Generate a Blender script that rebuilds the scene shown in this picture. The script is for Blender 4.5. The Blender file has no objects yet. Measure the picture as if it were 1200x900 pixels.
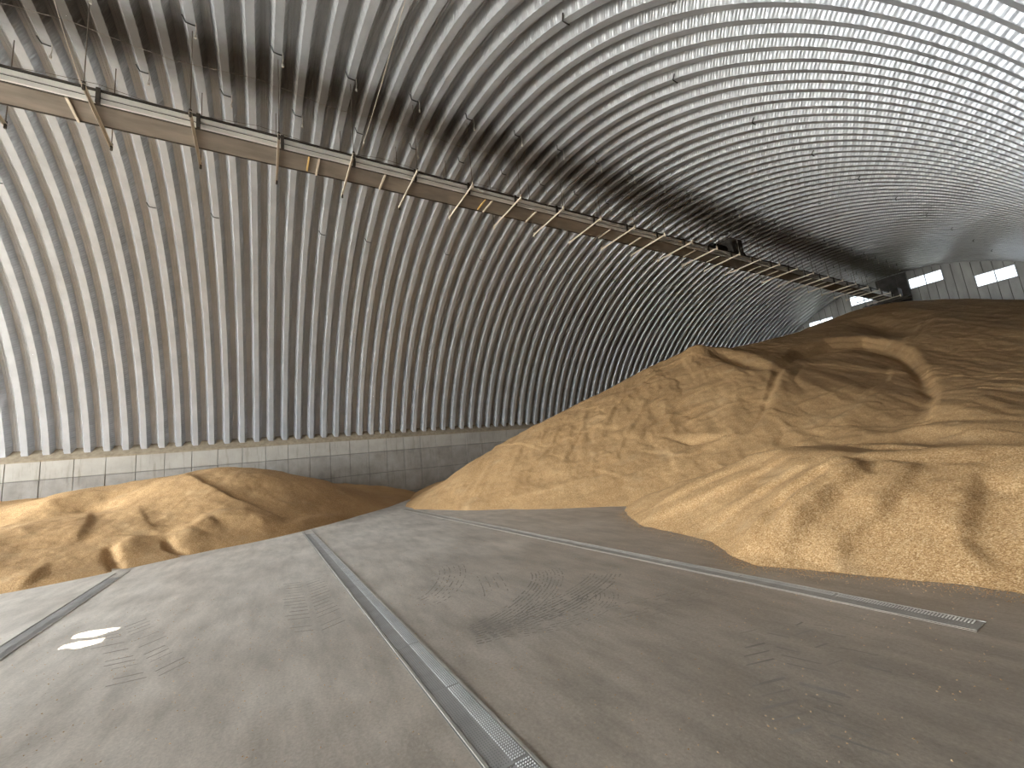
import bpy, bmesh, math, random
import numpy as np
from mathutils import Matrix, Vector

# ------------------------------------------------------------------ camera
scene = bpy.context.scene
COL = scene.collection
H = 1.70                                   # eye height above the floor
F = 498.03                                 # focal length in pixels (1200 x 900 frame)
RM = np.array([[0.49772652, -0.1911066, -0.84601808],
               [0.86149353, -0.00407808, 0.50775218],
               [-0.10048492, -0.98156082, 0.16260733]])   # rows: world X, Y, Z in (right, down, forward)

def ray(u, v):
    return RM @ np.array([u - 600.0, v - 450.0, F])

def floor_pt(u, v, z=0.0):
    r = ray(u, v); t = (z - H) / r[2]
    return np.array([r[0] * t, r[1] * t, z])

def at_x(u, v, x):
    r = ray(u, v); t = x / r[0]
    return np.array([x, r[1] * t, H + r[2] * t])

def at_y(u, v, y):
    r = ray(u, v); t = y / r[1]
    return np.array([r[0] * t, y, H + r[2] * t])

cam_d = bpy.data.cameras.new('camera'); cam = bpy.data.objects.new('camera', cam_d); COL.objects.link(cam)
cam_d.sensor_width = 36.0; cam_d.lens = F / 1200 * 36.0; cam_d.clip_start = 0.02; cam_d.clip_end = 600
M = Matrix.Identity(4)
for i in range(3):
    M[i][0] = RM[i][0]; M[i][1] = -RM[i][1]; M[i][2] = -RM[i][2]
M.translation = (0, 0, H)
cam.matrix_world = M
scene.camera = cam

# ------------------------------------------------------------------ geometry of the shed
XC, RC, ZC = -12.16, 12.90, -0.20          # vault axis, crest radius, centre height
PITCH = 0.61
DEPTH = 0.29
YB, YE = -20.0, 43.0                       # rear wall with the big door, far end wall
FACE = -24.29                              # inner face of the concrete wall
Y_CREST0 = -0.3319 * 24.5                  # a crest centre, from the photograph
DOOR = (-21.5, -2.8, 8.6)                  # x0, x1, height of the open rear doorway

# ------------------------------------------------------------------ world, sun, exposure
world = bpy.data.worlds.new('sky'); scene.world = world; world.use_nodes = True
nt = world.node_tree; bg = nt.nodes['Background']
bg.inputs['Color'].default_value = (0.87, 0.94, 1.0, 1); bg.inputs['Strength'].default_value = 15.0
sun_d = bpy.data.lights.new('sun', 'SUN'); sun_d.energy = 45.0; sun_d.angle = math.radians(0.53)
sun_d.color = (1.0, 0.95, 0.85)
sun = bpy.data.objects.new('sun', sun_d); COL.objects.link(sun)
SUN_EL = math.radians(62)
SUN_DIR = Vector((math.cos(SUN_EL), 0.0, math.sin(SUN_EL)))     # towards the sun
sun.rotation_euler = SUN_DIR.to_track_quat('Z', 'Y').to_euler(); sun.location = (20, 0, 40)

def portal(name, loc, rot, sx, sy):
    d = bpy.data.lights.new(name, 'AREA'); d.shape = 'RECTANGLE'; d.size = sx; d.size_y = sy
    d.cycles.is_portal = True
    o = bpy.data.objects.new(name, d); COL.objects.link(o); o.location = loc; o.rotation_euler = rot
portal('door_daylight', ((DOOR[0] + DOOR[1]) / 2, YB - 0.75, DOOR[2] / 2), (math.radians(90), 0, 0), DOOR[1] - DOOR[0], DOOR[2])

vs = scene.view_settings
vs.view_transform = 'Standard'; vs.look = 'None'; vs.gamma = 1.0; vs.use_curve_mapping = False
vs.exposure = 0.9
scene.cycles.max_bounces = 16; scene.cycles.diffuse_bounces = 8; scene.cycles.glossy_bounces = 8

random.seed(4); rng = np.random.default_rng(7)

# ------------------------------------------------------------------ materials
def mat(name, color=(0.5, 0.5, 0.5), rough=0.6, metal=0.0, spec=0.5):
    m = bpy.data.materials.new(name); m.use_nodes = True
    b = m.node_tree.nodes['Principled BSDF']
    b.inputs['Base Color'].default_value = (*color, 1); b.inputs['Roughness'].default_value = rough
    b.inputs['Metallic'].default_value = metal; b.inputs['Specular IOR Level'].default_value = spec
    return m

class NT:
    def __init__(s, m): s.t = m.node_tree; s.b = s.t.nodes['Principled BSDF']
    def n(s, kind, **kw):
        nd = s.t.nodes.new(kind)
        for k, v in kw.items():
            if k in nd.inputs.keys(): nd.inputs[k].default_value = v
            else: setattr(nd, k, v)
        return nd
    def l(s, a, b): s.t.links.new(a, b)
    def pos(s): return s.n('ShaderNodeNewGeometry').outputs['Position']
    def mapping(s, vec, scale, rot=(0, 0, 0)):
        m = s.n('ShaderNodeMapping'); s.l(vec, m.inputs['Vector'])
        m.inputs['Scale'].default_value = scale; m.inputs['Rotation'].default_value = rot
        return m.outputs['Vector']
    def noise(s, vec, scale, detail=4, rough=0.55):
        nd = s.n('ShaderNodeTexNoise'); s.l(vec, nd.inputs['Vector'])
        nd.inputs['Scale'].default_value = scale; nd.inputs['Detail'].default_value = detail
        nd.inputs['Roughness'].default_value = rough
        return nd.outputs['Fac']
    def ramp(s, fac, stops):
        r = s.n('ShaderNodeValToRGB'); s.l(fac, r.inputs['Fac']); e = r.color_ramp.elements
        while len(e) < len(stops): e.new(0.5)
        for el, (p, c) in zip(e, stops):
            el.position = p; el.color = (*c, 1) if len(c) == 3 else c
        return r.outputs['Color']
    def mix(s, fac, a, b, mode='MIX'):
        m = s.n('ShaderNodeMix', data_type='RGBA', blend_type=mode)
        for i, v in ((0, fac), (6, a), (7, b)):
            if isinstance(v, (int, float)): m.inputs[i].default_value = v
            elif isinstance(v, tuple): m.inputs[i].default_value = (*v, 1)
            else: s.l(v, m.inputs[i])
        return m.outputs[2]
    def math(s, op, a, b=None, clamp=False):
        m = s.n('ShaderNodeMath', operation=op); m.use_clamp = clamp
        for i, v in ((0, a), (1, b)):
            if v is None: continue
            if isinstance(v, (int, float)): m.inputs[i].default_value = v
            else: s.l(v, m.inputs[i])
        return m.outputs[0]
    def sep(s, vec):
        x = s.n('ShaderNodeSeparateXYZ'); s.l(vec, x.inputs[0]); return x.outputs
    def bump(s, h, strength, dist, prev=None):
        b = s.n('ShaderNodeBump'); s.l(h, b.inputs['Height'])
        b.inputs['Strength'].default_value = strength; b.inputs['Distance'].default_value = dist
        if prev: s.l(prev, b.inputs['Normal'])
        return b.outputs['Normal']
    def color(s, c): s.l(c, s.b.inputs['Base Color'])
    def rough(s, c): s.l(c, s.b.inputs['Roughness'])
    def normal(s, c): s.l(c, s.b.inputs['Normal'])

def make_grain():
    m = mat('grain', (0.5, 0.33, 0.15), 0.75, spec=0.25); t = NT(m); p = t.pos()
    v = t.n('ShaderNodeTexVoronoi'); t.l(p, v.inputs['Vector']); v.inputs['Scale'].default_value = 95
    kern = t.ramp(t.sep(v.outputs['Color'])[0], [(0.0, (0.30, 0.166, 0.066)), (0.45, (0.50, 0.313, 0.146)), (0.8, (0.60, 0.398, 0.205)), (1.0, (0.74, 0.556, 0.335))])
    big = t.ramp(t.noise(t.mapping(p, (1, 1, 1.5)), 0.55, 5), [(0.3, (0.86, 0.80, 0.72)), (0.7, (1.10, 1.06, 1.0))])
    c = t.mix(1.0, kern, big, 'MULTIPLY')
    dust = t.ramp(t.noise(t.mapping(p, (0.9, 0.9, 1.6)), 1.4, 6), [(0.56, (0, 0, 0)), (0.74, (1, 1, 1))])
    c = t.mix(t.math('MULTIPLY', t.sep(dust)[0], 0.35), c, (0.60, 0.43, 0.25))
    t.color(c)
    n1 = t.bump(v.outputs['Distance'], 0.55, 0.006)
    n2 = t.bump(t.noise(p, 5.0, 5), 0.35, 0.05, n1)
    t.normal(n2); return m

def make_steel():
    m = mat('galvanised_steel', (0.62, 0.63, 0.63), 0.42, 0.55); t = NT(m); p = t.pos()
    n = t.noise(p, 1.7, 5)
    c = t.ramp(n, [(0.3, (0.40, 0.41, 0.425)), (0.7, (0.48, 0.49, 0.505))])
    sp = t.sep(p)
    # dark brown band along the crown above the conveyor
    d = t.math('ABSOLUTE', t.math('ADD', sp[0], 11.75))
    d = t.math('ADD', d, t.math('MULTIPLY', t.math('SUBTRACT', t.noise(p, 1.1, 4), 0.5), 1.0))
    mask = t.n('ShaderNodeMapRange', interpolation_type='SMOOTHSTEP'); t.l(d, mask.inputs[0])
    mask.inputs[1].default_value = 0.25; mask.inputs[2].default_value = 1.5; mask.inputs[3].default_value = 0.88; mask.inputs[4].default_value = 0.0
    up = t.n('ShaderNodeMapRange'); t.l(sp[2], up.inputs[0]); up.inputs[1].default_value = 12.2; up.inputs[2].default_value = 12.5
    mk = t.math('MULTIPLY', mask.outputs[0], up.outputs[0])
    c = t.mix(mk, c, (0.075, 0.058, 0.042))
    t.color(c)
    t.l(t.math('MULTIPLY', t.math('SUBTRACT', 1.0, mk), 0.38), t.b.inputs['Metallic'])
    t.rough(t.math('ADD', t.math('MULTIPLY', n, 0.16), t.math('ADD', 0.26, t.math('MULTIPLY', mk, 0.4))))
    return m

def make_concrete_floor():
    m = mat('floor_concrete', (0.3, 0.28, 0.25), 0.5, spec=0.5); t = NT(m); p = t.pos(); sp = t.sep(p)
    c = t.ramp(t.noise(p, 0.55, 7, 0.6), [(0.3, (0.37, 0.327, 0.281)), (0.5, (0.455, 0.411, 0.361)), (0.72, (0.545, 0.498, 0.442))])
    streak = t.noise(t.mapping(p, (1.3, 5.0, 1), (0, 0, math.radians(28))), 0.8, 6, 0.65)
    c = t.mix(1.0, c, t.ramp(streak, [(0.34, (0.74, 0.73, 0.71)), (0.62, (1.08, 1.07, 1.06))]), 'MULTIPLY')
    fine = t.noise(p, 38, 4, 0.7)
    c = t.mix(1.0, c, t.ramp(fine, [(0.3, (0.80, 0.79, 0.77)), (0.7, (1.14, 1.13, 1.12))]), 'MULTIPLY')
    dirt_sheen = t.n('ShaderNodeMapRange', interpolation_type='SMOOTHSTEP')  # brown dirt near the camera, and a pale sheen painted in on the left
    t.l(t.math('ADD', t.math('ADD', sp[0], t.math('MULTIPLY', sp[1], 0.55)), t.math('MULTIPLY', t.noise(p, 0.5, 4), 4.0)), dirt_sheen.inputs[0])
    dirt_sheen.inputs[1].default_value = -9.5; dirt_sheen.inputs[2].default_value = 3.0
    c = t.mix(1.0, c, t.ramp(dirt_sheen.outputs[0], [(0.0, (1.30, 1.34, 1.38)), (1.0, (0.86, 0.82, 0.77))]), 'MULTIPLY')
    t.color(c)
    t.rough(t.math('ADD', 0.26, t.math('MULTIPLY', t.noise(p, 1.6, 5), 0.34)))
    t.normal(t.bump(t.noise(p, 60, 4), 0.25, 0.004, t.bump(streak, 0.15, 0.02))); return m

def make_wall_concrete(name, lo, hi):
    m = mat(name, hi, 0.85, spec=0.2); t = NT(m); p = t.pos()
    c = t.ramp(t.noise(p, 1.3, 7, 0.62), [(0.3, lo), (0.68, hi)])
    drip = t.noise(t.mapping(p, (1, 5, 0.5)), 1.2, 6, 0.7)
    c = t.mix(1.0, c, t.ramp(drip, [(0.30, (0.72, 0.70, 0.67)), (0.46, (1.0, 1.0, 1.0))]), 'MULTIPLY')
    t.color(c); t.normal(t.bump(t.noise(p, 25, 5), 0.3, 0.01)); return m

def noisy(name, lo, hi, scale=3, rough=0.6, metal=0.0, stretch=(1, 1, 1), spec=0.4):
    m = mat(name, hi, rough, metal, spec); t = NT(m)
    t.color(t.ramp(t.noise(t.mapping(t.pos(), stretch), scale, 5), [(0.3, lo), (0.7, hi)])); return m

MT = dict(
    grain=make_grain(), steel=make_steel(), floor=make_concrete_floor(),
    wall_clean=make_wall_concrete('concrete_clean', (0.31, 0.285, 0.245), (0.39, 0.362, 0.318)),
    wall_dirty=make_wall_concrete('concrete_stained', (0.21, 0.19, 0.165), (0.33, 0.305, 0.27)),
    wall_core=make_wall_concrete('concrete_joint', (0.15, 0.135, 0.12), (0.21, 0.195, 0.17)),
    sill=noisy('dusty_sill', (0.20, 0.155, 0.105), (0.30, 0.245, 0.17), 6, 0.95),
    cladding=noisy('end_wall_steel', (0.26, 0.255, 0.24), (0.42, 0.415, 0.40), 1.4, 0.5, 0.2, (1, 1, 0.3)),
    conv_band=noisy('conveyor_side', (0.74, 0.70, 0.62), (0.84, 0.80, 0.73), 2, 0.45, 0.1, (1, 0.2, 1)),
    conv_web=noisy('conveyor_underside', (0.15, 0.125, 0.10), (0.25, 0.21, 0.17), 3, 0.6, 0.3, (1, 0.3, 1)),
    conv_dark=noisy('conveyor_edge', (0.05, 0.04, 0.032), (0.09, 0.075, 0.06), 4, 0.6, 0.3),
    beam=noisy('beam_steel', (0.52, 0.45, 0.35), (0.66, 0.58, 0.47), 5, 0.6, 0.1),
    ochre=noisy('ochre_paint', (0.55, 0.36, 0.12), (0.68, 0.47, 0.19), 5, 0.6),
    black=mat('black_iron', (0.02, 0.018, 0.016), 0.6),
    wire=mat('wire', (0.16, 0.13, 0.105), 0.5, 0.4),
    chain=mat('chain_light', (0.50, 0.46, 0.40), 0.5, 0.3),
    rope=mat('rope', (0.60, 0.53, 0.43), 0.8),
    frame=mat('window_frame', (0.42, 0.42, 0.42), 0.5, 0.2),
    hatch=noisy('sooty_plate', (0.06, 0.055, 0.048), (0.12, 0.11, 0.10), 2.5, 0.7),
    plate=noisy('channel_plate', (0.30, 0.285, 0.265), (0.38, 0.362, 0.34), 5, 0.65, 0.0, spec=0.3),
    plate_dusty=noisy('channel_plate_dusty', (0.34, 0.308, 0.265), (0.44, 0.405, 0.35), 6, 0.85, spec=0.15),
    angle=noisy('channel_angle', (0.40, 0.37, 0.32), (0.55, 0.52, 0.46), 5, 0.5, 0.4),
    louvre=noisy('louvre_bright', (0.44, 0.44, 0.43), (0.66, 0.66, 0.64), 3, 0.4, 0.3),
    slot=mat('slot_dark', (0.17, 0.165, 0.155), 0.7),
    tread=noisy('tyre_dust', (0.24, 0.215, 0.185), (0.38, 0.345, 0.30), 2.5, 0.85),
    tread_light=noisy('tyre_dust_pale', (0.42, 0.39, 0.34), (0.50, 0.47, 0.41), 9, 0.85),
    yard=noisy('yard', (0.34, 0.33, 0.31), (0.44, 0.43, 0.40), 0.4, 0.9),
)
def make_glass():
    m = bpy.data.materials.new('window_glass'); m.use_nodes = True; t = m.node_tree
    b = t.nodes['Principled BSDF']; b.inputs['Roughness'].default_value = 0.0
    tr = t.nodes.new('ShaderNodeBsdfTransparent'); tr.inputs[0].default_value = (0.36, 0.37, 0.38, 1)
    gl = t.nodes.new('ShaderNodeBsdfGlossy'); gl.inputs['Roughness'].default_value = 0.03
    mx = t.nodes.new('ShaderNodeMixShader'); mx.inputs[0].default_value = 0.06
    t.links.new(tr.outputs[0], mx.inputs[1]); t.links.new(gl.outputs[0], mx.inputs[2])
    t.links.new(mx.outputs[0], t.nodes['Material Output'].inputs['Surface']); return m
MT['glass'] = make_glass()

# ------------------------------------------------------------------ helpers
class MB:
    """collects geometry of ONE part"""
    def __init__(s): s.v = []; s.f = []
    def add(s, vs, fs):
        o = len(s.v); s.v += [tuple(map(float, p)) for p in vs]; s.f += [tuple(i + o for i in f) for f in fs]; return s
    def box(s, x0, x1, y0, y1, z0, z1):
        P = [(x, y, z) for x in (x0, x1) for y in (y0, y1) for z in (z0, z1)]
        return s.add(P, [(0, 1, 3, 2), (4, 6, 7, 5), (0, 4, 5, 1), (2, 3, 7, 6), (0, 2, 6, 4), (1, 5, 7, 3)])
    def prism_y(s, poly, y0, y1):
        n = len(poly); P = [(x, y0, z) for x, z in poly] + [(x, y1, z) for x, z in poly]
        return s.add(P, [tuple(range(n)), tuple(range(2 * n - 1, n - 1, -1))] + [(i, i + n, (i + 1) % n + n, (i + 1) % n) for i in range(n)])
    def tube(s, pts, r, seg=6):
        pts = [Vector(p) for p in pts]; base = len(s.v); n = len(pts)
        for i, p in enumerate(pts):
            d = (pts[min(i + 1, n - 1)] - pts[max(i - 1, 0)]).normalized()
            a = d.cross(Vector((0, 0, 1)) if abs(d.z) < 0.9 else Vector((1, 0, 0))).normalized(); b = d.cross(a)
            for k in range(seg):
                w = 2 * math.pi * k / seg
                s.v.append(tuple(p + (a * math.cos(w) + b * math.sin(w)) * r))
        for i in range(n - 1):
            for k in range(seg):
                a0 = base + i * seg + k; b0 = base + i * seg + (k + 1) % seg
                s.f.append((a0, b0, b0 + seg, a0 + seg))
        s.f.append(tuple(base + k for k in reversed(range(seg)))); s.f.append(tuple(base + (n - 1) * seg + k for k in range(seg)))
        return s
    def mesh(s, name, m, smooth=False, bevel=0.0):
        me = bpy.data.meshes.new(name); me.from_pydata(s.v, [], s.f)
        bm = bmesh.new(); bm.from_mesh(me)
        if bevel: bmesh.ops.bevel(bm, geom=bm.edges[:], offset=bevel, segments=1, affect='EDGES')
        bmesh.ops.recalc_face_normals(bm, faces=bm.faces[:]); bm.to_mesh(me); bm.free()
        me.materials.append(MT[m])
        if smooth: me.polygons.foreach_set('use_smooth', [True] * len(me.polygons))
        return me
    def build(s, name, m, parent=None, **kw): return obj(name, s.mesh(name, m, **kw), parent)

def obj(name, me, parent=None, loc=None):
    o = bpy.data.objects.new(name, me); COL.objects.link(o)
    if parent is not None: o.parent = parent
    if loc is not None: o.location = loc
    return o
def struct(o): o['kind'] = 'structure'; return o
def tag(o, label, cat, group=None, kind=None):
    o['label'] = label; o['category'] = cat
    if group: o['group'] = group
    if kind: o['kind'] = kind
    return o
def arch_z(x, r=RC): return ZC + math.sqrt(max(r * r - (x - XC) ** 2, 0.0))

# ------------------------------------------------------------------ floor and yard
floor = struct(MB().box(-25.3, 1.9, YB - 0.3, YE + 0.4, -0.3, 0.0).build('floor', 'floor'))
yard = struct(MB().box(-140, 120, -160, 180, -0.5, -0.31).build('yard_ground', 'yard'))
struct(MB().box(-30, 6, YB - 40, YB - 0.3, -0.31, -0.02).build('yard_apron', 'yard'))

# ------------------------------------------------------------------ vault: one arch panel per corrugation
def arch_panel_mesh(name, holes=()):
    # across one pitch (y from crest centre to crest centre): (y, depth outward, crimped?)
    prof = [(-0.305, 0.0), (-0.212, 0.0), (-0.207, 0.008), (-0.153, DEPTH / 2), (-0.100, DEPTH - 0.008), (-0.095, DEPTH),
            (-0.042, DEPTH), (-0.038, DEPTH - 0.018), (-0.022, DEPTH - 0.018), (-0.018, DEPTH),
            (0.018, DEPTH), (0.022, DEPTH - 0.018), (0.038, DEPTH - 0.018), (0.042, DEPTH),
            (0.095, DEPTH), (0.100, DEPTH - 0.008), (0.153, DEPTH / 2), (0.207, 0.008), (0.212, 0.0), (0.305, 0.0)]
    P = np.array(prof); n = len(P)
    crimp = np.zeros(n); crimp[[3, 16]] = 1.0; crimp[[2, 4, 15, 17]] = 0.35
    a0 = math.asin((3.55 - ZC) / RC); L = (math.pi - 2 * a0) * RC
    seg = int(L / 0.0225)
    s = np.linspace(0, 1, seg + 1)
    th = a0 + s * (math.pi - 2 * a0); arc = s * L
    wav = 0.009 * np.sin(2 * np.pi * arc / 0.27) + 0.006 * np.sin(2 * np.pi * arc / 0.09)
    r = RC + P[None, :, 1] + 0 * th[:, None]
    # slopes are pressed in and out at the crimps, sideways along y
    sgn = np.where(P[:, 0] < 0, -1.0, 1.0)
    y = P[None, :, 0] + crimp[None, :] * sgn[None, :] * wav[:, None]
    r = r + crimp[None, :] * 0.5 * wav[:, None]
    T = th[:, None] + 0 * r
    # feet stand on the 45 degree sill: valleys end higher than crests
    X = XC + r * np.cos(T); Z = ZC + r * np.sin(T)
    zmin = 3.36 + (np.abs(X - XC) - (abs(FACE - XC))) - 0.02
    Z = np.maximum(Z, zmin)
    V = np.stack([X, y, Z], -1).reshape(-1, 3)
    i = np.arange(seg)[:, None] * n + np.arange(n - 1)[None, :]
    Fq = np.stack([i, i + 1, i + n + 1, i + n], -1).reshape(-1, 4)
    if holes:
        c = V[Fq].mean(1); keep = np.ones(len(Fq), bool)
        cu = c @ np.array([0, 1, 0]); ang = np.arctan2(c[:, 2] - ZC, c[:, 0] - XC) * RC
        for (hy, ha, hr) in holes: keep &= ((cu - hy) ** 2 + ((ang - ha) * 2.1) ** 2) > hr * hr
        Fq = Fq[keep]
    me = bpy.data.meshes.new(name)
    me.vertices.add(len(V)); me.vertices.foreach_set('co', V.ravel())
    me.loops.add(len(Fq) * 4); me.loops.foreach_set('vertex_index', Fq.ravel().astype(np.int32))
    me.polygons.add(len(Fq)); me.polygons.foreach_set('loop_start', np.arange(len(Fq), dtype=np.int32) * 4)
    me.polygons.foreach_set('use_smooth', np.zeros(len(Fq), bool))
    me.update(); me.validate(); me.materials.append(MT['steel']); return me

ceiling = struct(bpy.data.objects.new('ceiling', None)); COL.objects.link(ceiling)
panel_me = arch_panel_mesh('arch_panel')
# two small gaps in the sheeting let the sun through onto the floor
gaps = []
for (sx, sy, rr) in ((-7.86, -1.85, 0.20), (-7.44, -1.85, 0.19)):
    d = np.array([SUN_DIR.x, SUN_DIR.z]); o = np.array([sx - XC, 0 - ZC])
    b = o @ d; t = -b + math.sqrt(b * b - (o @ o - (RC + 0.1) ** 2)); q = o + d * t
    gaps.append((sy, math.atan2(q[1], q[0]) * RC, rr))
k0 = math.ceil((YB - Y_CREST0) / PITCH)
ncr = int((YE - YB) / PITCH)
panel_y = [Y_CREST0 + (k0 + k + 0.5) * PITCH for k in range(-1, ncr + 1)]
for yc in panel_y:
    hol = [(gy - yc, ga, gr) for gy, ga, gr in gaps if abs(gy - yc) < 0.5]
    o = obj('arch_panel', arch_panel_mesh('arch_panel_gap', hol) if hol else panel_me, ceiling, (0, yc, 0))
YB_REAL = panel_y[0] - PITCH / 2; YE_REAL = panel_y[-1] + PITCH / 2

# ------------------------------------------------------------------ concrete side walls
def side_wall(name, sgn, y_open=None):
    """sgn -1: left wall (seen); +1: right wall (behind the camera), with a doorway recess"""
    X = lambda a: XC + sgn * a                       # a = distance outwards from the axis
    fa = abs(FACE - XC)
    root = MB()
    spans = [(YB_REAL, YE_REAL)] if not y_open else [(YB_REAL, y_open[0]), (y_open[1], YE_REAL)]
    for y0, y1 in spans: root.box(*sorted((X(fa + 0.04), X(fa + 0.95))), y0, y1, 0, 3.30)
    w = struct(root.build(name, 'wall_core'))
    poly = [(X(fa - 0.005), 3.30), (X(fa - 0.005), 3.36), (X(fa + 0.95), 4.31), (X(fa + 0.95), 3.30)]
    MB().prism_y(poly, YB_REAL, YE_REAL).build('sill', 'sill', w)
    return w
wall_left = side_wall('wall_left', -1)
wall_right = side_wall('wall_right', 1, (-2.0, 2.0))
MB().box(0.95, 1.9, -2.4, -2.0, 0, 3.30).box(0.95, 1.9, 2.0, 2.4, 0, 3.30).box(0.95, 1.9, -2.4, 2.4, 3.30, 3.6).build('porch', 'wall_core', wall_right)
door_1 = struct(MB().box(1.75, 1.83, -1.98, 1.98, 0.01, 3.28).build('door_1', 'cladding'))
# formwork panels of the left wall: three and a bit rows with open joints
rows = [(2.595, 3.335, 'wall_clean'), (1.445, 2.565, 'wall_dirty'), (0.295, 1.415, 'wall_dirty'), (0.0, 0.265, 'wall_dirty')]
PW = 0.972
pmesh = {}
for ri, (z0, z1, mm) in enumerate(rows):
    for var in range(3):
        ww = 0.972 - 0.016
        pmesh[ri, var] = MB().box(-0.06, 0.0, 0, ww, z0, z1).mesh('wall_panel', mm, bevel=0.012)
ny = int((YE_REAL - YB_REAL) / PW)
joint0 = -0.3532 * 24.29
kk0 = math.ceil((YB_REAL - joint0) / PW)
for ri in range(4):
    for k in range(ny):
        y = joint0 + (kk0 + k) * PW + 0.012
        if ri > 1 and y > 20: continue            # buried behind the heap
        if y + PW > YE_REAL: continue
        o = obj('wall_panel', pmesh[ri, 0], wall_left, (FACE + random.uniform(-0.012, 0.006), y, 0))

# ------------------------------------------------------------------ far end wall: cladding sheets with four windows
WIN = [(-5.43, 9.98, 10.86), (-1.90, 11.20, 12.04), (1.90, 11.20, 12.04), (5.43, 9.98, 10.86)]
SW = 0.49
wall_back = struct(bpy.data.objects.new('wall_back', None)); COL.objects.link(wall_back)
def strip_poly(x0, x1, zlo, zhi=None):
    pts = [(x0, zlo), (x1, zlo)]
    if zhi is None:
        for q in np.linspace(x1, x0, 4): pts.append((q, max(arch_z(q, RC + DEPTH + 0.15), zlo + 0.05)))
    else: pts += [(x1, zhi), (x0, zhi)]
    return pts
def sheet(x0, x1, zlo, zhi, y, name='cladding_sheet', parent=None, m='cladding'):
    mb = MB().prism_y(strip_poly(x0 + 0.02, x1 - 0.02, zlo, zhi), y - 0.03, y + 0.01)
    r = MB().prism_y(strip_poly(x0, x1, zlo, zhi), y + 0.03, y + 0.05)
    b = r.build('sheet_lap', 'hatch', parent)
    return mb.build(name, m, parent)
ns = 27
edges = [XC + (k) * SW for k in range(-ns, ns + 1)]
wins = []
for wx, z0, z1 in WIN:
    cx = round((wx) / SW - 2) * SW + XC           # snap the opening to four sheets
    wins.append((cx, cx + 4 * SW, z0, z1))
for k in range(2 * ns):
    x0, x1 = edges[k], edges[k + 1]
    hit = [w for w in wins if x0 > w[0] - 0.01 and x1 < w[1] + 0.01]
    if abs((x0 + x1) / 2 - XC) > RC + 0.1: continue
    j = random.uniform(-0.006, 0.006)
    if not hit: sheet(x0, x1, 0.0, None, YE_REAL - 0.1 + j, parent=wall_back)
    else:
        sheet(x0, x1, 0.0, hit[0][2], YE_REAL - 0.1 + j, parent=wall_back)
        sheet(x0, x1, hit[0][3], None, YE_REAL - 0.1 + j, parent=wall_back)
for i, (x0, x1, z0, z1) in enumerate(wins):
    w = struct(bpy.data.objects.new('window_%d' % (i + 1), None)); COL.objects.link(w)
    yy = YE_REAL - 0.08; t = 0.045
    MB().box(x0, x1, yy - 0.05, yy + 0.05, z0, z0 + t).box(x0, x1, yy - 0.05, yy + 0.05, z1 - t, z1)\
        .box(x0, x0 + t, yy - 0.05, yy + 0.05, z0 + t, z1 - t).box(x1 - t, x1, yy - 0.05, yy + 0.05, z0 + t, z1 - t).build('window_frame', 'frame', w)
    xm = (x0 + x1) / 2
    MB().box(xm - 0.025, xm + 0.025, yy - 0.05, yy + 0.05, z0 + t, z1 - t).build('mullion', 'frame', w)
    for a, b in ((x0 + t, xm - 0.025), (xm + 0.025, x1 - t)):
        MB().box(a, b, yy - 0.004, yy + 0.004, z0 + t, z1 - t).build('pane', 'glass', w)
MB().prism_y([(-13.1, 9.0), (-11.2, 9.0), (-11.2, arch_z(-11.2, RC - 0.02)), (-12.16, arch_z(-12.16, RC - 0.02)), (-13.1, arch_z(-13.1, RC - 0.02))], YE_REAL - 0.22, YE_REAL - 0.15).build('hatch_plate', 'hatch', wall_back)

# rear wall with the big open door (behind the camera)
rw = MB()
xs = np.linspace(XC - RC - 0.15, XC + RC + 0.15, 55)
for a, b in zip(xs[:-1], xs[1:]):
    za, zb = (max(arch_z(q, RC + DEPTH + 0.15), 0.3) for q in (a, b))
    inside = a > DOOR[0] - 0.2 and b < DOOR[1] + 0.2
    lo = DOOR[2] if inside else 0.0
    rw.prism_y([(a, lo), (b, lo), (b, zb), (a, za)], YB_REAL - 0.05, YB_REAL + 0.05)
struct(rw.build('wall_front', 'cladding'))

# ------------------------------------------------------------------ grain heaps (height fields)
def tps(pts):
    P = np.array(pts, float); n = len(P)
    d = np.hypot(P[:, None, 0] - P[None, :, 0], P[:, None, 1] - P[None, :, 1])
    K = np.where(d > 0, d * d * np.log(d + 1e-9), 0) + np.eye(n) * 0.05
    A = np.zeros((n + 3, n + 3)); A[:n, :n] = K; A[:n, n] = 1; A[:n, n + 1:] = P[:, :2]; A[n, :n] = 1; A[n + 1:, :n] = P[:, :2].T
    w = np.linalg.solve(A, np.r_[P[:, 2], 0, 0, 0])
    def f(x, y):
        x = np.asarray(x, float); y = np.asarray(y, float); out = w[n] + w[n + 1] * x + w[n + 2] * y
        for i in range(n):
            r = np.hypot(x - P[i, 0], y - P[i, 1]); out = out + w[i] * r * r * np.log(r + 1e-9)
        return out
    return f

def poly_dist(x, y, L):
    """distance to a polyline, signed side (+ left of travel), and travel fraction"""
    best = np.full(np.shape(x), 1e9); side = np.zeros(np.shape(x)); par = np.zeros(np.shape(x))
    L = np.array(L, float); m = len(L) - 1
    for i in range(m):
        a, b = L[i, :2], L[i + 1, :2]; d = b - a; q = max(d @ d, 1e-9)
        t = np.clip(((x - a[0]) * d[0] + (y - a[1]) * d[1]) / q, 0, 1)
        ex = x - a[0] - t * d[0]; ey = y - a[1] - t * d[1]; r = np.hypot(ex, ey)
        s = np.sign(d[0] * (y - a[1]) - d[1] * (x - a[0]))
        c = r < best; best = np.where(c, r, best); side = np.where(c, s, side); par = np.where(c, (i + t) / m, par)
    return best, side, par

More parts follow.
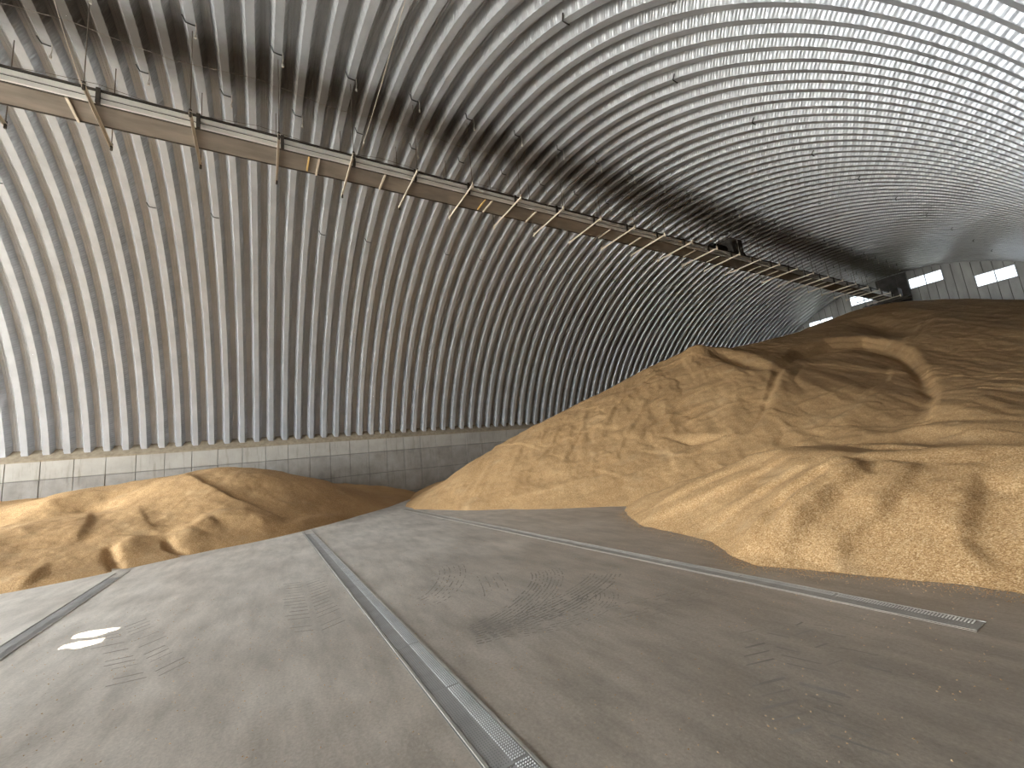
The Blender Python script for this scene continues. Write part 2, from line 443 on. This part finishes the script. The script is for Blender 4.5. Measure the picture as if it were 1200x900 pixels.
def smin(a, b, k):
    h = np.clip(0.5 + 0.5 * (b - a) / k, 0, 1); return b + (a - b) * h - k * h * (1 - h)
def smax(a, b, k): return -smin(-a, -b, k)

def vnoise(x, y, seed):
    """smooth value noise"""
    xi = np.floor(x).astype(np.int64); yi = np.floor(y).astype(np.int64); fx = x - xi; fy = y - yi
    def hsh(a, b):
        n = (a * 374761393 + b * 668265263 + seed * 1442695041) & 0xffffffff
        n = ((n ^ (n >> 13)) * 1274126177) & 0xffffffff
        return ((n ^ (n >> 16)) & 0xffff) / 65535.0
    u = fx * fx * (3 - 2 * fx); v = fy * fy * (3 - 2 * fy)
    return (hsh(xi, yi) * (1 - u) + hsh(xi + 1, yi) * u) * (1 - v) + (hsh(xi, yi + 1) * (1 - u) + hsh(xi + 1, yi + 1) * u) * v - 0.5
def fbm(x, y, seed, octs=4):
    o = 0; a = 1.0
    for i in range(octs): o = o + a * vnoise(x * 2 ** i, y * 2 ** i, seed + i); a *= 0.5
    return o

def cast(hf, u, v, tmax=60.0, t0=1.5):
    """where the line of sight through a pixel meets a height field"""
    r = ray(u, v); r = r / np.linalg.norm(r)
    t = np.linspace(t0, tmax, 1800); x, y, z = r[0] * t, r[1] * t, H + r[2] * t
    dlt = z - hf(x, y); i = np.where(dlt < 0)[0]
    if len(i) == 0 or i[0] == 0: return None
    return np.array([x[i[0]], y[i[0]]])
def trace(hf, px):
    out = [cast(hf, *p) for p in px]; return [p for p in out if p is not None]

# --- main heap
toe_main = [(-26.0, 7.6), (-21.5, 6.2), (-18.4, 4.9), (-16.6, 5.0), (-15.93, 5.3), (-13.24, 6.14), (-12.07, 6.77), (-10.71, 7.46), (-9.64, 8.1), (-8.2, 8.75), (-6, 9.2), (-3, 9.2), (2, 9.0)]
toe_bench = [(-9.6, 10.4), (-8.8, 8.5), (-8.3, 7.95), (-7.7, 7.39), (-7.1, 7.05), (-6.49, 6.66), (-5.4, 6.45), (-4.7, 6.19), (-4.1, 5.93), (-3.78, 5.58), (-3.45, 5.42), (-2.93, 5.6), (-2.54, 5.7), (-1.87, 5.87), (-1.31, 5.92), (-0.6, 6.0), (0.6, 6.0)]
top_pts = [(-12.4, 18.0, 5.75), (-15.2, 13.8, 4.15), (-16.4, 11.0, 3.05), (-17.1, 8.1, 1.8), (-17.6, 5.6, 0.45),
           (-20.5, 14.0, 2.2), (-24.2, 14, 0.7), (-21, 9, 0.9), (-24.2, 8, 0.5), (-24.2, 20, 2.4), (-19, 20, 4.2), (-24.2, 28, 4.6), (-24.2, 40, 6.0), (-20, 30, 6.2), (-20, 40, 7.5),
           (-14.8, 24, 6.5), (-14.8, 30, 7.6), (-15.6, 36, 8.75), (-13.4, 39, 9.75), (-11, 40, 9.62), (-9, 40, 9.08), (-5.4, 40, 7.7), (-1, 40, 6.0),
           (-13, 43, 9.6), (-9, 43, 8.9), (-4, 43, 6.8), (-16, 43, 8.6),
           (-11, 32, 7.55), (-8.8, 24, 5.2), (-6.5, 18, 3.2), (-5.2, 14, 2.0), (-3.5, 16.5, 2.2), (-4.6, 22, 3.4), (-3.2, 28, 4.6), (-5.2, 32, 6.1),
           (-0.4, 12, 1.2), (-0.4, 18, 2.0), (-0.4, 26, 3.4), (-0.4, 34, 4.9), (-9.5, 14, 3.6), (-9.8, 18, 4.6), (-10, 21, 4.9), (-2.5, 10.6, 1.25), (-6.0, 11.5, 1.25)]
f_top = tps(top_pts)
def inside(x, y, L):
    d, s, _ = poly_dist(x, y, L); return d * s
def main_base(x, y):
    wob = 0.16 * fbm(x * 0.9, y * 0.9, 3)
    slope = 0.56 * (inside(x, y, toe_main) + wob)
    return smin(slope, f_top(x, y), 0.7)
bench_crest = trace(lambda x, y: np.maximum(0, 0.56 * inside(x, y, toe_bench)), [(735, 590), (780, 567), (830, 548), (880, 525), (930, 520), (985, 528), (1000, 532), (1070, 531), (1140, 528), (1195, 530)])
def bench_base(x, y):
    d = inside(x, y, toe_bench) + 0.10 * fbm(x * 1.6, y * 1.6, 11)
    front = 0.58 * d
    bd, bs, bp = poly_dist(x, y, bench_crest + [(1.0, bench_crest[-1][1])])
    ch = np.interp(bp, np.linspace(0, 1, 11), [0.1, 0.45, 0.8, 1.2, 1.32, 1.22, 1.18, 1.2, 1.22, 1.2, 1.2])
    back = ch - 0.10 * bd * bs - 0.03 * bd
    return smin(front, back, 0.10)
def heap_base(x, y): return smax(main_base(x, y), bench_base(x, y), 0.10)

def bumpline(x, y, hf, px, kind, w, amp, ends=True):
    L = trace(hf, px)
    if len(L) < 2: return 0.0
    d, s, t = poly_dist(x, y, L)
    fade = np.sin(np.pi * t) ** 0.7 if ends else 1.0
    if kind == 'ridge': return amp * np.exp(-(d / w) ** 2) * fade
    if kind == 'gully': return -amp * np.exp(-(d / w) ** 2) * fade
    if kind == 'step':                                   # higher on the left of travel, easing back to nothing
        e = np.exp(-(d / (w * 2.2)) ** 2) * fade
        return amp * s * (1 - np.exp(-(d / (0.25 * w)) ** 2)) * e
    if kind == 'lip':                                    # sharp on the left, soft on the right
        return amp * fade * np.where(s > 0, np.exp(-(d / (0.14 * w)) ** 2), np.exp(-(d / w) ** 2))
HEAP_LINES = [
    ([(838, 411), (858, 417), (885, 427), (908, 432)], 'gully', 0.45, 0.45),
    ([(908, 434), (900, 455), (890, 490), (876, 512)], 'step', 0.5, 0.10),
    ([(845, 436), (838, 470), (840, 505)], 'gully', 0.25, 0.05),
    ([(908, 432), (935, 413), (970, 402), (1010, 397), (1040, 402), (1065, 416), (1082, 438), (1093, 462)], 'step', 0.6, 0.26),
    ([(1094, 460), (1088, 480), (1084, 506)], 'step', 0.5, 0.13),
    ([(1015, 372), (1035, 380), (1050, 390)], 'gully', 0.9, 0.35),
    ([(1085, 365), (1078, 390), (1062, 415)], 'step', 1.2, 0.25),
    ([(1200, 440), (1150, 475), (1110, 500)], 'ridge', 0.7, 0.22),
    ([(1200, 395), (1150, 420), (1110, 452)], 'ridge', 0.8, 0.10),
    ([(955, 510), (1000, 482), (1050, 455)], 'lip', 0.6, 0.07),
    ([(930, 480), (980, 462), (1035, 440)], 'lip', 0.5, 0.06),
    ([(1000, 478), (1045, 445), (1048, 425)], 'lip', 0.6, 0.08),
    ([(818, 414), (770, 440), (720, 480), (700, 520)], 'lip', 0.6, 0.07),
    ([(800, 430), (760, 470), (730, 520), (720, 545)], 'lip', 0.6, 0.06),
    ([(860, 440), (800, 470), (755, 505), (745, 530)], 'lip', 0.5, 0.05),
    ([(835, 470), (790, 490), (760, 520)], 'lip', 0.3, 0.06),
    ([(690, 490), (670, 525), (650, 560)], 'lip', 0.4, 0.035),
    ([(665, 490), (645, 525), (600, 575)], 'lip', 0.4, 0.035),
    ([(790, 512), (830, 516), (860, 520)], 'step', 0.4, 0.07),
    ([(1040, 519), (1080, 511), (1140, 509), (1199, 506)], 'ridge', 0.35, 0.16),
    # slip faces running down the front bench: soft on the door side, sharp on the other
    ([(895, 534), (850, 556), (790, 587), (745, 604)], 'lip', 0.40, 0.06),
    ([(930, 532), (890, 553), (840, 578), (790, 602), (748, 614)], 'lip', 0.45, 0.10),
    ([(955, 540), (920, 560), (870, 593), (830, 624)], 'lip', 0.45, 0.09),
    ([(1005, 548), (960, 568), (905, 608), (872, 652)], 'lip', 0.60, 0.15),
    ([(1014, 545), (1004, 566), (975, 594), (935, 625), (912, 658)], 'lip', 0.60, 0.25),
    ([(1072, 548), (1060, 574), (1030, 607), (990, 637), (970, 667)], 'lip', 0.60, 0.17),
    ([(1141, 545), (1140, 575), (1130, 612), (1125, 642), (1160, 680)], 'lip', 0.65, 0.15),
    # thin cracks and slip edges
    ([(908, 436), (935, 417), (970, 406), (1010, 401), (1040, 406), (1063, 420), (1079, 441), (1091, 464), (1086, 490), (1080, 508)], 'gully', 0.16, 0.16),
    ([(845, 415), (870, 423), (895, 432), (912, 434), (905, 455), (893, 490), (876, 512)], 'gully', 0.14, 0.14),
    ([(942, 425), (930, 445), (945, 462)], 'gully', 0.10, 0.05),
    ([(775, 512), (800, 518), (835, 516), (862, 510)], 'gully', 0.09, 0.07),
    ([(690, 560), (640, 575), (590, 585)], 'lip', 0.4, 0.03),
    ([(800, 455), (760, 478), (730, 500)], 'lip', 0.3, 0.05),
    ([(880, 470), (840, 480), (800, 500)], 'lip', 0.3, 0.05),
]
def heap_detail(x, y):
    b = heap_base(x, y); o = b.copy()
    for px, kind, w, a in HEAP_LINES: o = o + bumpline(x, y, heap_base, px, kind, w, a)
    o = o + 0.30 * np.exp(-(np.hypot(x + 12.5, y - 17.9) / 0.7) ** 2)
    # rills run down the slope; fine lumps everywhere
    q = 0.72 * x + 0.69 * y; p = -0.69 * x + 0.72 * y
    rough = np.clip(o / 0.6, 0, 1)
    o = o + rough * (0.05 * fbm(q * 2.4, p * 0.55, 21, 4) + 0.05 * fbm(x * 0.8, y * 0.8, 31, 4) + 0.016 * fbm(x * 4.5, y * 4.5, 41, 3))
    # slab edges where the dry skin has slid
    e = fbm(x * 0.5 + 3, y * 0.5, 51, 4); m = np.abs(e - 0.06) < 0.012
    o = o + rough * 0.035 * np.clip((e - 0.05) / 0.03, 0, 1) * (y > 9.3)
    e = fbm(q * 0.9 + 7, p * 0.35, 57, 4)
    o = o + rough * 0.02 * (np.clip((e - 0.12) / 0.03, 0, 1) + np.clip((e + 0.14) / 0.03, 0, 1)) * (y > 9.3)
    return o

def clip_vault(x, z): 
    lim = np.where(np.abs(x - XC) < RC - 0.05, ZC + np.sqrt(np.maximum((RC - 0.04) ** 2 - (x - XC) ** 2, 0)), 0)
    return np.minimum(z, np.maximum(lim, 3.3))

def field_mesh(name, hf, xs, ys, m, other):
    X, Y = np.meshgrid(xs, ys); Z = clip_vault(X, hf(X, Y))
    keep = (Z > -0.03) & (Z > other(X, Y) - 0.02); nx, nyy = len(xs), len(ys)
    Zc = np.maximum(Z, -0.03)
    i = (np.arange(nyy - 1)[:, None] * nx + np.arange(nx - 1)[None, :])
    q = np.stack([i, i + 1, i + nx + 1, i + nx], -1).reshape(-1, 4)
    kp = keep.ravel()[q].any(1); q = q[kp]
    V = np.stack([X, Y, Zc], -1).reshape(-1, 3)
    used = np.unique(q); remap = -np.ones(len(V), np.int64); remap[used] = np.arange(len(used)); q = remap[q]; V = V[used]
    me = bpy.data.meshes.new(name)
    me.vertices.add(len(V)); me.vertices.foreach_set('co', V.ravel())
    me.loops.add(len(q) * 4); me.loops.foreach_set('vertex_index', q.ravel().astype(np.int32))
    me.polygons.add(len(q)); me.polygons.foreach_set('loop_start', np.arange(len(q), dtype=np.int32) * 4)
    me.polygons.foreach_set('use_smooth', np.ones(len(q), bool))
    me.update(); me.validate(); me.materials.append(MT[m]); return me

# --- low heap along the left wall
toe_left = [(-12.7, -14), (-12.75, -6.0), (-12.89, -4.45), (-12.93, -3.87), (-13.08, -2.87), (-13.68, -1.92), (-14.3, -1.12), (-14.4, 0.37), (-14.93, 1.42), (-16.71, 3.0), (-18.0, 4.2), (-19.2, 5.2), (-24.5, 8.0)]
lp = []
for (u, v, x) in [(0, 592, -23.2), (75, 579, -22.5), (150, 566, -21.5), (205, 558, -20.5), (270, 555, -19.8), (330, 558, -19.8), (380, 566, -20.2), (430, 577, -22), (0, 640, -15.8), (0, 612, -19.5),
                  (100, 600, -19.5), (100, 640, -15.2), (200, 590, -18.3), (200, 630, -15.4), (270, 590, -17.6), (300, 615, -15.8), (350, 600, -17.0), (400, 590, -18.5), (60, 610, -18.0), (150, 610, -17.0)]:
    lp.append(at_x(u, v, x))
lp += [np.array(p) for p in [(-24.2, -9, 2.0), (-24.2, -5, 2.0), (-24.2, -1, 1.8), (-24.2, 2, 1.4), (-24.2, 5.5, 0.7), (-22, -10, 1.9), (-17, -10, 1.2), (-16, -6, 0.9), (-20, -6, 1.7)]]
f_left = tps(lp)
def left_base(x, y):
    d = -inside(x, y, toe_left) if inside(np.array([-20.0]), np.array([-2.0]), toe_left)[0] < 0 else inside(x, y, toe_left)
    d = d + 0.08 * fbm(x * 1.7, y * 1.7, 5)
    return smin(0.60 * d, f_left(x, y), 0.25)
LEFT_LINES = [
    ([(128, 640), (130, 655), (140, 671)], 'gully', 0.11, 0.16),
    ([(165, 628), (150, 640), (146, 655)], 'ridge', 0.40, 0.14),
    ([(194, 632), (200, 642), (218, 652)], 'gully', 0.10, 0.15),
    ([(255, 615), (222, 624), (216, 640)], 'ridge', 0.40, 0.12),
    ([(330, 622), (295, 609), (250, 611), (225, 622)], 'ridge', 0.5, 0.15),
    ([(105, 598), (100, 615), (85, 636)], 'lip', 0.7, 0.09),
    ([(55, 660), (38, 678), (20, 695)], 'lip', 0.5, 0.07),
    ([(120, 592), (170, 571), (215, 560)], 'step', 0.6, -0.08),
    ([(210, 556), (235, 572), (270, 589), (330, 612)], 'lip', 1.4, 0.17),
    ([(160, 595), (170, 612), (182, 625)], 'lip', 0.4, 0.04),
    ([(325, 622), (360, 612), (410, 604)], 'ridge', 0.3, 0.08),
]
def left_detail(x, y):
    o = left_base(x, y)
    for px, kind, w, a in LEFT_LINES: o = o + bumpline(x, y, left_base, px, kind, w, a)
    rough = np.clip(o / 0.5, 0, 1)
    return o + rough * (0.10 * fbm(x * 0.7, y * 0.7, 61, 4) + 0.02 * fbm(x * 4, y * 4, 71, 3))
xs = np.arange(FACE + 0.02, -0.04, 0.055)
ys = np.r_[np.arange(4.3, 11, 0.045), np.arange(11, 26, 0.055), np.arange(26, YE_REAL - 0.26, 0.14)]
tag(obj('grain_heap', field_mesh('grain_heap', heap_detail, xs, ys, 'grain', lambda x, y: left_base(x, y))), 'huge heap of loose tan grain piled up to the roof conveyor', 'grain', kind='stuff')

xs = np.arange(FACE + 0.02, -12.3, 0.06); ys = np.arange(-11.5, 7.6, 0.06)
tag(obj('grain_mound', field_mesh('grain_mound', left_detail, xs, ys, 'grain', lambda x, y: heap_base(x, y))), 'low lumpy mound of loose pale grain along the concrete side wall', 'grain', kind='stuff')

# ------------------------------------------------------------------ overhead conveyor
conv = bpy.data.objects.new('overhead_conveyor', None); COL.objects.link(conv); conv.location = (0, 0, 0)
tag(conv, 'long steel trough conveyor hung from the vaulted roof on cross beams', 'conveyor')
ZB = 8.65 + H                                          # top of cross beams = underside of trough
cx0, cx1 = -12.32, -11.56
cy0, cy1 = YB_REAL + 0.3, 41.6
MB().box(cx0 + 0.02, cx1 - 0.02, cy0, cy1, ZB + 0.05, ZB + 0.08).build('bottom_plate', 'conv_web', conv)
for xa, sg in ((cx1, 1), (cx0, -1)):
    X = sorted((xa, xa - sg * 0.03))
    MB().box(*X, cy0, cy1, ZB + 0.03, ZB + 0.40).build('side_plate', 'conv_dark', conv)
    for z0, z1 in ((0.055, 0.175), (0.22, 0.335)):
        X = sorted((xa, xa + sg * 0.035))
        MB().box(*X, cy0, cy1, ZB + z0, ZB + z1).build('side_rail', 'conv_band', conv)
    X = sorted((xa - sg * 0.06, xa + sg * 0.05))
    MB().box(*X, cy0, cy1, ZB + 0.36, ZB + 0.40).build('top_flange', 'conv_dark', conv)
bx0, bx1 = -13.04, -10.98
beam_me = MB().box(bx0, bx1, -0.03, 0.03, -0.006, 0.0).box(bx0, bx1, -0.03, -0.022, -0.07, 0.0).mesh('cross_beam', 'beam')
stiff_me = MB().box(cx0, cx1, -0.025, 0.025, 0.01, 0.05).mesh('stiffener', 'beam')
beam_y0 = -3.38 * 8.65 / 9.0
BSTEP = 3 * PITCH
kb = range(-3, 25)
ochre_me = MB().box(cx0 + 0.1, cx1 - 0.02, -0.02, 0.02, 0.015, 0.05).mesh('ochre_bar', 'ochre')
strap_me = MB().box(-0.06, 0.05, -0.04, 0.04, 0.04, 0.42).mesh('joint_strap', 'conv_dark')
for k in kb:
    y = beam_y0 + k * BSTEP
    if not cy0 + 0.3 < y < cy1: continue
    obj('cross_beam', beam_me, conv, (0, y, ZB + 0.03))
    obj('joint_strap', strap_me, conv, (cx1 + 0.03, y + 0.10, ZB))
    for xx in (bx0 + 0.04, bx1 - 0.04):
        top = arch_z(xx) - 0.02
        MB().tube([(xx, y, ZB - 0.08), (xx, y, ZB + 0.55), (xx, y, top)], 0.011, 5).build('hanger_rod', 'wire', conv)
        MB().tube([(xx, y, ZB - 0.09), (xx, y, ZB + 0.10)], 0.03, 6).build('hanger_nut', 'beam' if k > 4 else 'conv_dark', conv)
    if k % 3 != 1: obj('stiffener', stiff_me, conv, (0, y + 0.55 * BSTEP if k > 0 else y - 0.42, ZB))
    if k in (2, 5): obj('ochre_bar', ochre_me, conv, (0, y + 0.75, ZB))
# drive unit riding on the trough
dy = 20.4
du = MB().box(-12.5, -11.5, dy + 0.5, dy + 1.5, ZB + 0.40, ZB + 1.25).build('drive_housing', 'hatch', conv, bevel=0.04)
MB().tube([(-12.0, dy - 0.55, ZB + 0.72), (-12.0, dy + 0.5, ZB + 0.72)], 0.24, 12).build('drive_motor', 'black', conv)
MB().box(-12.25, -11.7, dy - 0.6, dy + 0.5, ZB + 0.40, ZB + 0.5).build('motor_base', 'black', conv)
MB().prism_y([(-12.45, ZB + 0.4), (-11.6, ZB + 0.4), (-11.8, ZB + 0.95), (-12.2, ZB + 0.95)], dy + 1.5, dy + 1.9).build('drive_guard', 'black', conv)
# discharge end
MB().box(-13.5, -10.7, 41.0, 41.12, ZB - 0.15, ZB - 0.03).box(-13.5, -10.7, 41.7, 41.82, ZB - 0.15, ZB - 0.03).build('end_beam', 'conv_dark', conv)
for k in range(7): MB().box(-13.4 + k * 0.42, -13.25 + k * 0.42, 41.0, 41.82, ZB - 0.03, ZB + 0.02).build('walkway_slat', 'conv_dark', conv)
MB().box(-12.5, -11.2, 41.1, 41.9, ZB + 0.02, ZB + 0.75).build('discharge_box', 'hatch', conv, bevel=0.03)

# ------------------------------------------------------------------ iron hooks on the vault crests, chains, wires
def vault_pt(theta, y, r=RC):
    return Vector((XC + r * math.cos(theta), y, ZC + r * math.sin(theta)))
hook_d = {}
def hook_mesh(theta):
    if theta in hook_d: return hook_d[theta]
    a = vault_pt(theta, 0, RC + 0.06); b = vault_pt(theta + 0.006, 0, RC - 0.025)
    pts = [a + Vector((0, -0.17, 0.02)), b + Vector((0, -0.10, 0)), b + Vector((0, 0.02, -0.015)), b + Vector((0, 0.09, -0.01))]
    hook_d[theta] = MB().tube(pts, 0.016, 5).mesh('roof_hook', 'black'); return hook_d[theta]
chain_me = {}
ky = [Y_CREST0 + k * PITCH for k in range(k0, k0 + ncr + 1)]
for deg, ph in ((83.6, 0), (92.7, 1), (114.9, 0), (60.5, 2)):
    th = math.radians(deg)
    for i, y in enumerate(ky):
        if y < YB_REAL + 0.5 or y > YE - 1: continue
        kk = i + k0
        if deg == 60.5:
            if kk % 6 != 5: continue
        elif deg == 114.9:
            if (kk % 3) != 2 or kk % 9 == 5: continue
        elif kk % 3 != (2 + ph) % 3: continue
        obj('roof_hook', hook_mesh(th), ceiling, (0, y, 0))
        if deg in (83.6, 92.7):
            p = vault_pt(th, y, RC - 0.03)
            key = deg
            if key not in chain_me:
                q = vault_pt(th, 0, RC - 0.03); mb = MB()
                mb.tube([q, q + Vector((0, 0.015, -0.18)), q + Vector((0, -0.005, -0.34))], 0.012, 5)
                mb.tube([q + Vector((0, 0, -0.34)), q + Vector((0, 0, -0.42))], 0.028, 6)
                chain_me[key] = mb.mesh('short_chain', 'chain')
            obj('short_chain', chain_me[key], ceiling, (0, y + 0.1, 0))
for x, dz in ((-10.9, 1.0), (-12.6, 1.05)):
    pts = []
    for k in range(0, 60):
        y = -9.5 + k * 0.86; pts.append((x, y, arch_z(x) - dz + 0.10 * math.cos(2 * math.pi * y / (2 * BSTEP))))
    tag(MB().tube(pts, 0.008, 4).build('guy_wire', 'wire'), 'thin dark wire strung along the crown ' + ('on the outer hooks of the conveyor' if x > -12 else 'directly over the conveyor trough'), 'wire')
for (u0, v0, u1, v1, yy, lab) in [(475, 0, 425, 172, 2.6, 'pale rope hanging taut beside a conveyor cross beam'), (724, 165, 640, 243, 8.6, 'pale rope slanting from the roof down to the conveyor'), (62, -4, 95, 98, -3.2, 'pale doubled rope tied to a conveyor beam end')]:
    b = at_y(u1, v1, yy); r = ray(u0, v0)
    # upper end on the vault
    a_ = r[0] ** 2 + r[2] ** 2; b_ = 2 * (r[0] * (0 - XC) + r[2] * (H - ZC)); c_ = XC ** 2 + (H - ZC) ** 2 - (RC - 0.02) ** 2
    t = (-b_ + math.sqrt(b_ * b_ - 4 * a_ * c_)) / (2 * a_); top = Vector((r[0] * t, r[1] * t, H + r[2] * t))
    tag(MB().tube([top, (top + Vector(b)) / 2 + Vector((0, 0, -0.05)), Vector(b)], 0.0065, 5).build('rope', 'rope'), lab, 'rope')

# ------------------------------------------------------------------ aeration channels let into the floor
def channel(y0, y1, xa, xb, label, detail, pm='plate'):
    root = bpy.data.objects.new('aeration_channel', None); COL.objects.link(root); root.location = (xa, (y0 + y1) / 2, 0)
    tag(root, label, 'floor channel', 'perforated aeration channels in the floor')
    cy = (y0 + y1) / 2; w = y1 - y0
    for yy in (y0, y1 - 0.018):
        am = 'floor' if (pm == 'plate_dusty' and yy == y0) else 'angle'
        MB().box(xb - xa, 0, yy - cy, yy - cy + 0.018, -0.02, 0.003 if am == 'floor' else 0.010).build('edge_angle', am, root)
    if pm == 'plate': MB().box(xb - xa, 0, y0 - cy - 0.010, y0 - cy, -0.02, 0.0015).build('edge_gap', 'slot', root)
    L = 0.997; me = MB().box(0, L, -w / 2 + 0.024, w / 2 - 0.024, -0.02, 0.005).mesh('cover_plate', pm)
    n = int((xa - xb) / 1.0)
    for k in range(n):
        obj('cover_plate', me, root, (-(k + 1) * 1.0, 0, random.uniform(-0.001, 0.001)))
    br = MB(); dk = MB()
    x = -0.05
    while x > -detail:
        if (-x) % 1.0 > 0.02:
            for c in range(6):
                yy = 0.012 + c * 0.0165
                br.add([(x, yy, 0.0065), (x - 0.0115, yy, 0.0065), (x - 0.0115, yy + 0.007, 0.012), (x, yy + 0.007, 0.012)], [(0, 1, 2, 3)])
                yy = -0.012 - c * 0.0165
                dk.add([(x, yy, 0.0068), (x - 0.010, yy, 0.0068), (x - 0.010, yy + 0.005, 0.0068), (x, yy + 0.005, 0.0068)], [(0, 1, 2, 3)])
        x -= 0.022
    lm, sm = ('louvre', 'slot') if pm == 'plate' else ('plate_dusty', 'tread')
    for mb, nm, m in ((br, 'louvres', lm), (dk, 'slots', sm)):
        o = mb.build(nm, m, root); o['kind'] = 'stuff'
    return root
channel(1.06, 1.33, -0.4, -15.2, 'perforated steel floor channel running across to the tip of the low mound, clean and bright', 14.0)
channel(-2.81, -2.55, -0.4, -13.1, 'narrow steel floor channel running beside the two sun spots', 14.0)
channel(4.73, 4.99, -1.35, -17.6, 'dust-clogged steel floor channel along the foot of the huge heap', 12.0, 'plate_dusty')

# ------------------------------------------------------------------ tyre prints pressed in the floor dust
def bar(mb, a, b, w, z=0.0025):
    a = np.array(a[:2]); b = np.array(b[:2]); d = b - a; L = np.hypot(*d) + 1e-9; n = np.array([-d[1], d[0]]) / L * w / 2
    mb.add([(*(a - n), z), (*(b - n), z), (*(b + n), z), (*(a + n), z)], [(0, 1, 2, 3)])
def tread(path, width, step, length, wbar, m, jit=0.3, gap=0.15):
    mb = MB(); P = [floor_pt(*p)[:2] for p in path]
    for a, b in zip(P[:-1], P[1:]):
        d = b - a; L = np.hypot(*d); d = d / L; n = np.array([-d[1], d[0]])
        t = 0.0
        while t < L:
            if random.random() > gap:
                for s in (-1, 1):
                    c = a + d * (t + (0.5 * step if s > 0 else 0)); k = random.uniform(1 - jit, 1.0)
                    bar(mb, c + n * s * width * 0.06, c + n * s * width * 0.5 * k - d * length * k, wbar * random.uniform(0.6, 1.2))
            t += step
    o = mb.build('tyre_print', m, floor); o['kind'] = 'stuff'
tread([(140, 735), (180, 795)], 0.62, 0.17, 0.14, 0.022, 'tread')
tread([(355, 682), (372, 738)], 0.62, 0.17, 0.14, 0.022, 'tread')
tread([(975, 880), (930, 800), (890, 735)], 0.55, 0.13, 0.13, 0.020, 'tread', 0.4, 0.25)
tread([(1010, 790), (960, 740), (925, 715)], 0.45, 0.13, 0.12, 0.016, 'tread', 0.5, 0.35)
def streaks(path, n, spread, m, w, dash, gapf):
    """fine parallel ribs of a slewing tyre"""
    mb = MB(); P = np.array([floor_pt(*p)[:2] for p in path])
    s = np.r_[0, np.cumsum(np.hypot(*np.diff(P, axis=0).T))]; tt = np.arange(0, s[-1], dash)
    C = np.stack([np.interp(tt, s, P[:, 0]), np.interp(tt, s, P[:, 1])], -1)
    for k in range(n):
        off = (k / max(n - 1, 1) - 0.5) * spread
        for i in range(len(C) - 1):
            if random.random() < gapf: continue
            d = C[i + 1] - C[i]; nrm = np.array([-d[1], d[0]]) / (np.hypot(*d) + 1e-9)
            fr = random.uniform(0.7, 1.0)
            bar(mb, C[i] + nrm * off, C[i] + d * fr + nrm * off, w * random.uniform(0.5, 1.1))
    o = mb.build('tyre_print', m, floor); o['kind'] = 'stuff'
def curve(pts, n=14):
    P = np.array(pts, float); t = np.linspace(0, 1, len(P)); q = np.linspace(0, 1, n)
    c = np.polyfit(t, P[:, 0], min(3, len(P) - 1)); d = np.polyfit(t, P[:, 1], min(3, len(P) - 1))
    return list(zip(np.polyval(c, q), np.polyval(d, q)))
streaks(curve([(556, 742), (590, 728), (620, 705), (640, 685), (638, 668)]), 9, 0.42, 'tread', 0.020, 0.07, 0.25)
streaks(curve([(556, 745), (600, 733), (650, 712), (690, 690), (710, 672)]), 8, 0.40, 'tread', 0.022, 0.07, 0.25)
streaks(curve([(600, 735), (650, 728), (690, 712), (700, 695)]), 10, 0.45, 'tread', 0.016, 0.06, 0.45)
streaks(curve([(500, 705), (520, 692), (530, 675), (526, 662)]), 6, 0.40, 'tread', 0.018, 0.07, 0.35)
streaks(curve([(582, 697), (578, 685), (570, 672)]), 4, 0.3, 'tread', 0.018, 0.09, 0.3)
streaks(curve([(720, 720), (780, 706), (840, 690)]), 6, 0.40, 'tread', 0.016, 0.08, 0.5)

# stray kernels lying about on the floor
mb = MB()
kern = [(1, 0, 0), (-1, 0, 0), (0, 1, 0), (0, -1, 0), (0, 0, 1), (0, 0, -1)]
kf = [(0, 2, 4), (2, 1, 4), (1, 3, 4), (3, 0, 4), (2, 0, 5), (1, 2, 5), (3, 1, 5), (0, 3, 5)]
def kernels(n, fx):
    for _ in range(n):
        x, y, sc = fx(); w = random.uniform(0, math.pi); c, s = math.cos(w), math.sin(w); k = 0.0045 * sc
        mb.add([(x + (c * a * 1.6 - s * b * 0.8) * k, y + (s * a * 1.6 + c * b * 0.8) * k, 0.75 * k + e * k * 0.8) for a, b, e in kern], kf)
kernels(2600, lambda: (random.uniform(-9, -0.4), random.uniform(-4.5, 5.5), random.uniform(0.7, 1.2)))
toeb = np.array(toe_bench)
def near_toe():
    i = random.randrange(2, len(toeb) - 1); t = random.random(); p = toeb[i] * (1 - t) + toeb[i + 1] * t
    return p[0] + random.gauss(0, 0.08), p[1] - abs(random.gauss(0, 0.16)), random.uniform(0.8, 1.2)
kernels(3000, near_toe)
tag(mb.build('stray_grain', 'grain'), 'single grain kernels scattered over the concrete floor', 'grain', kind='stuff')
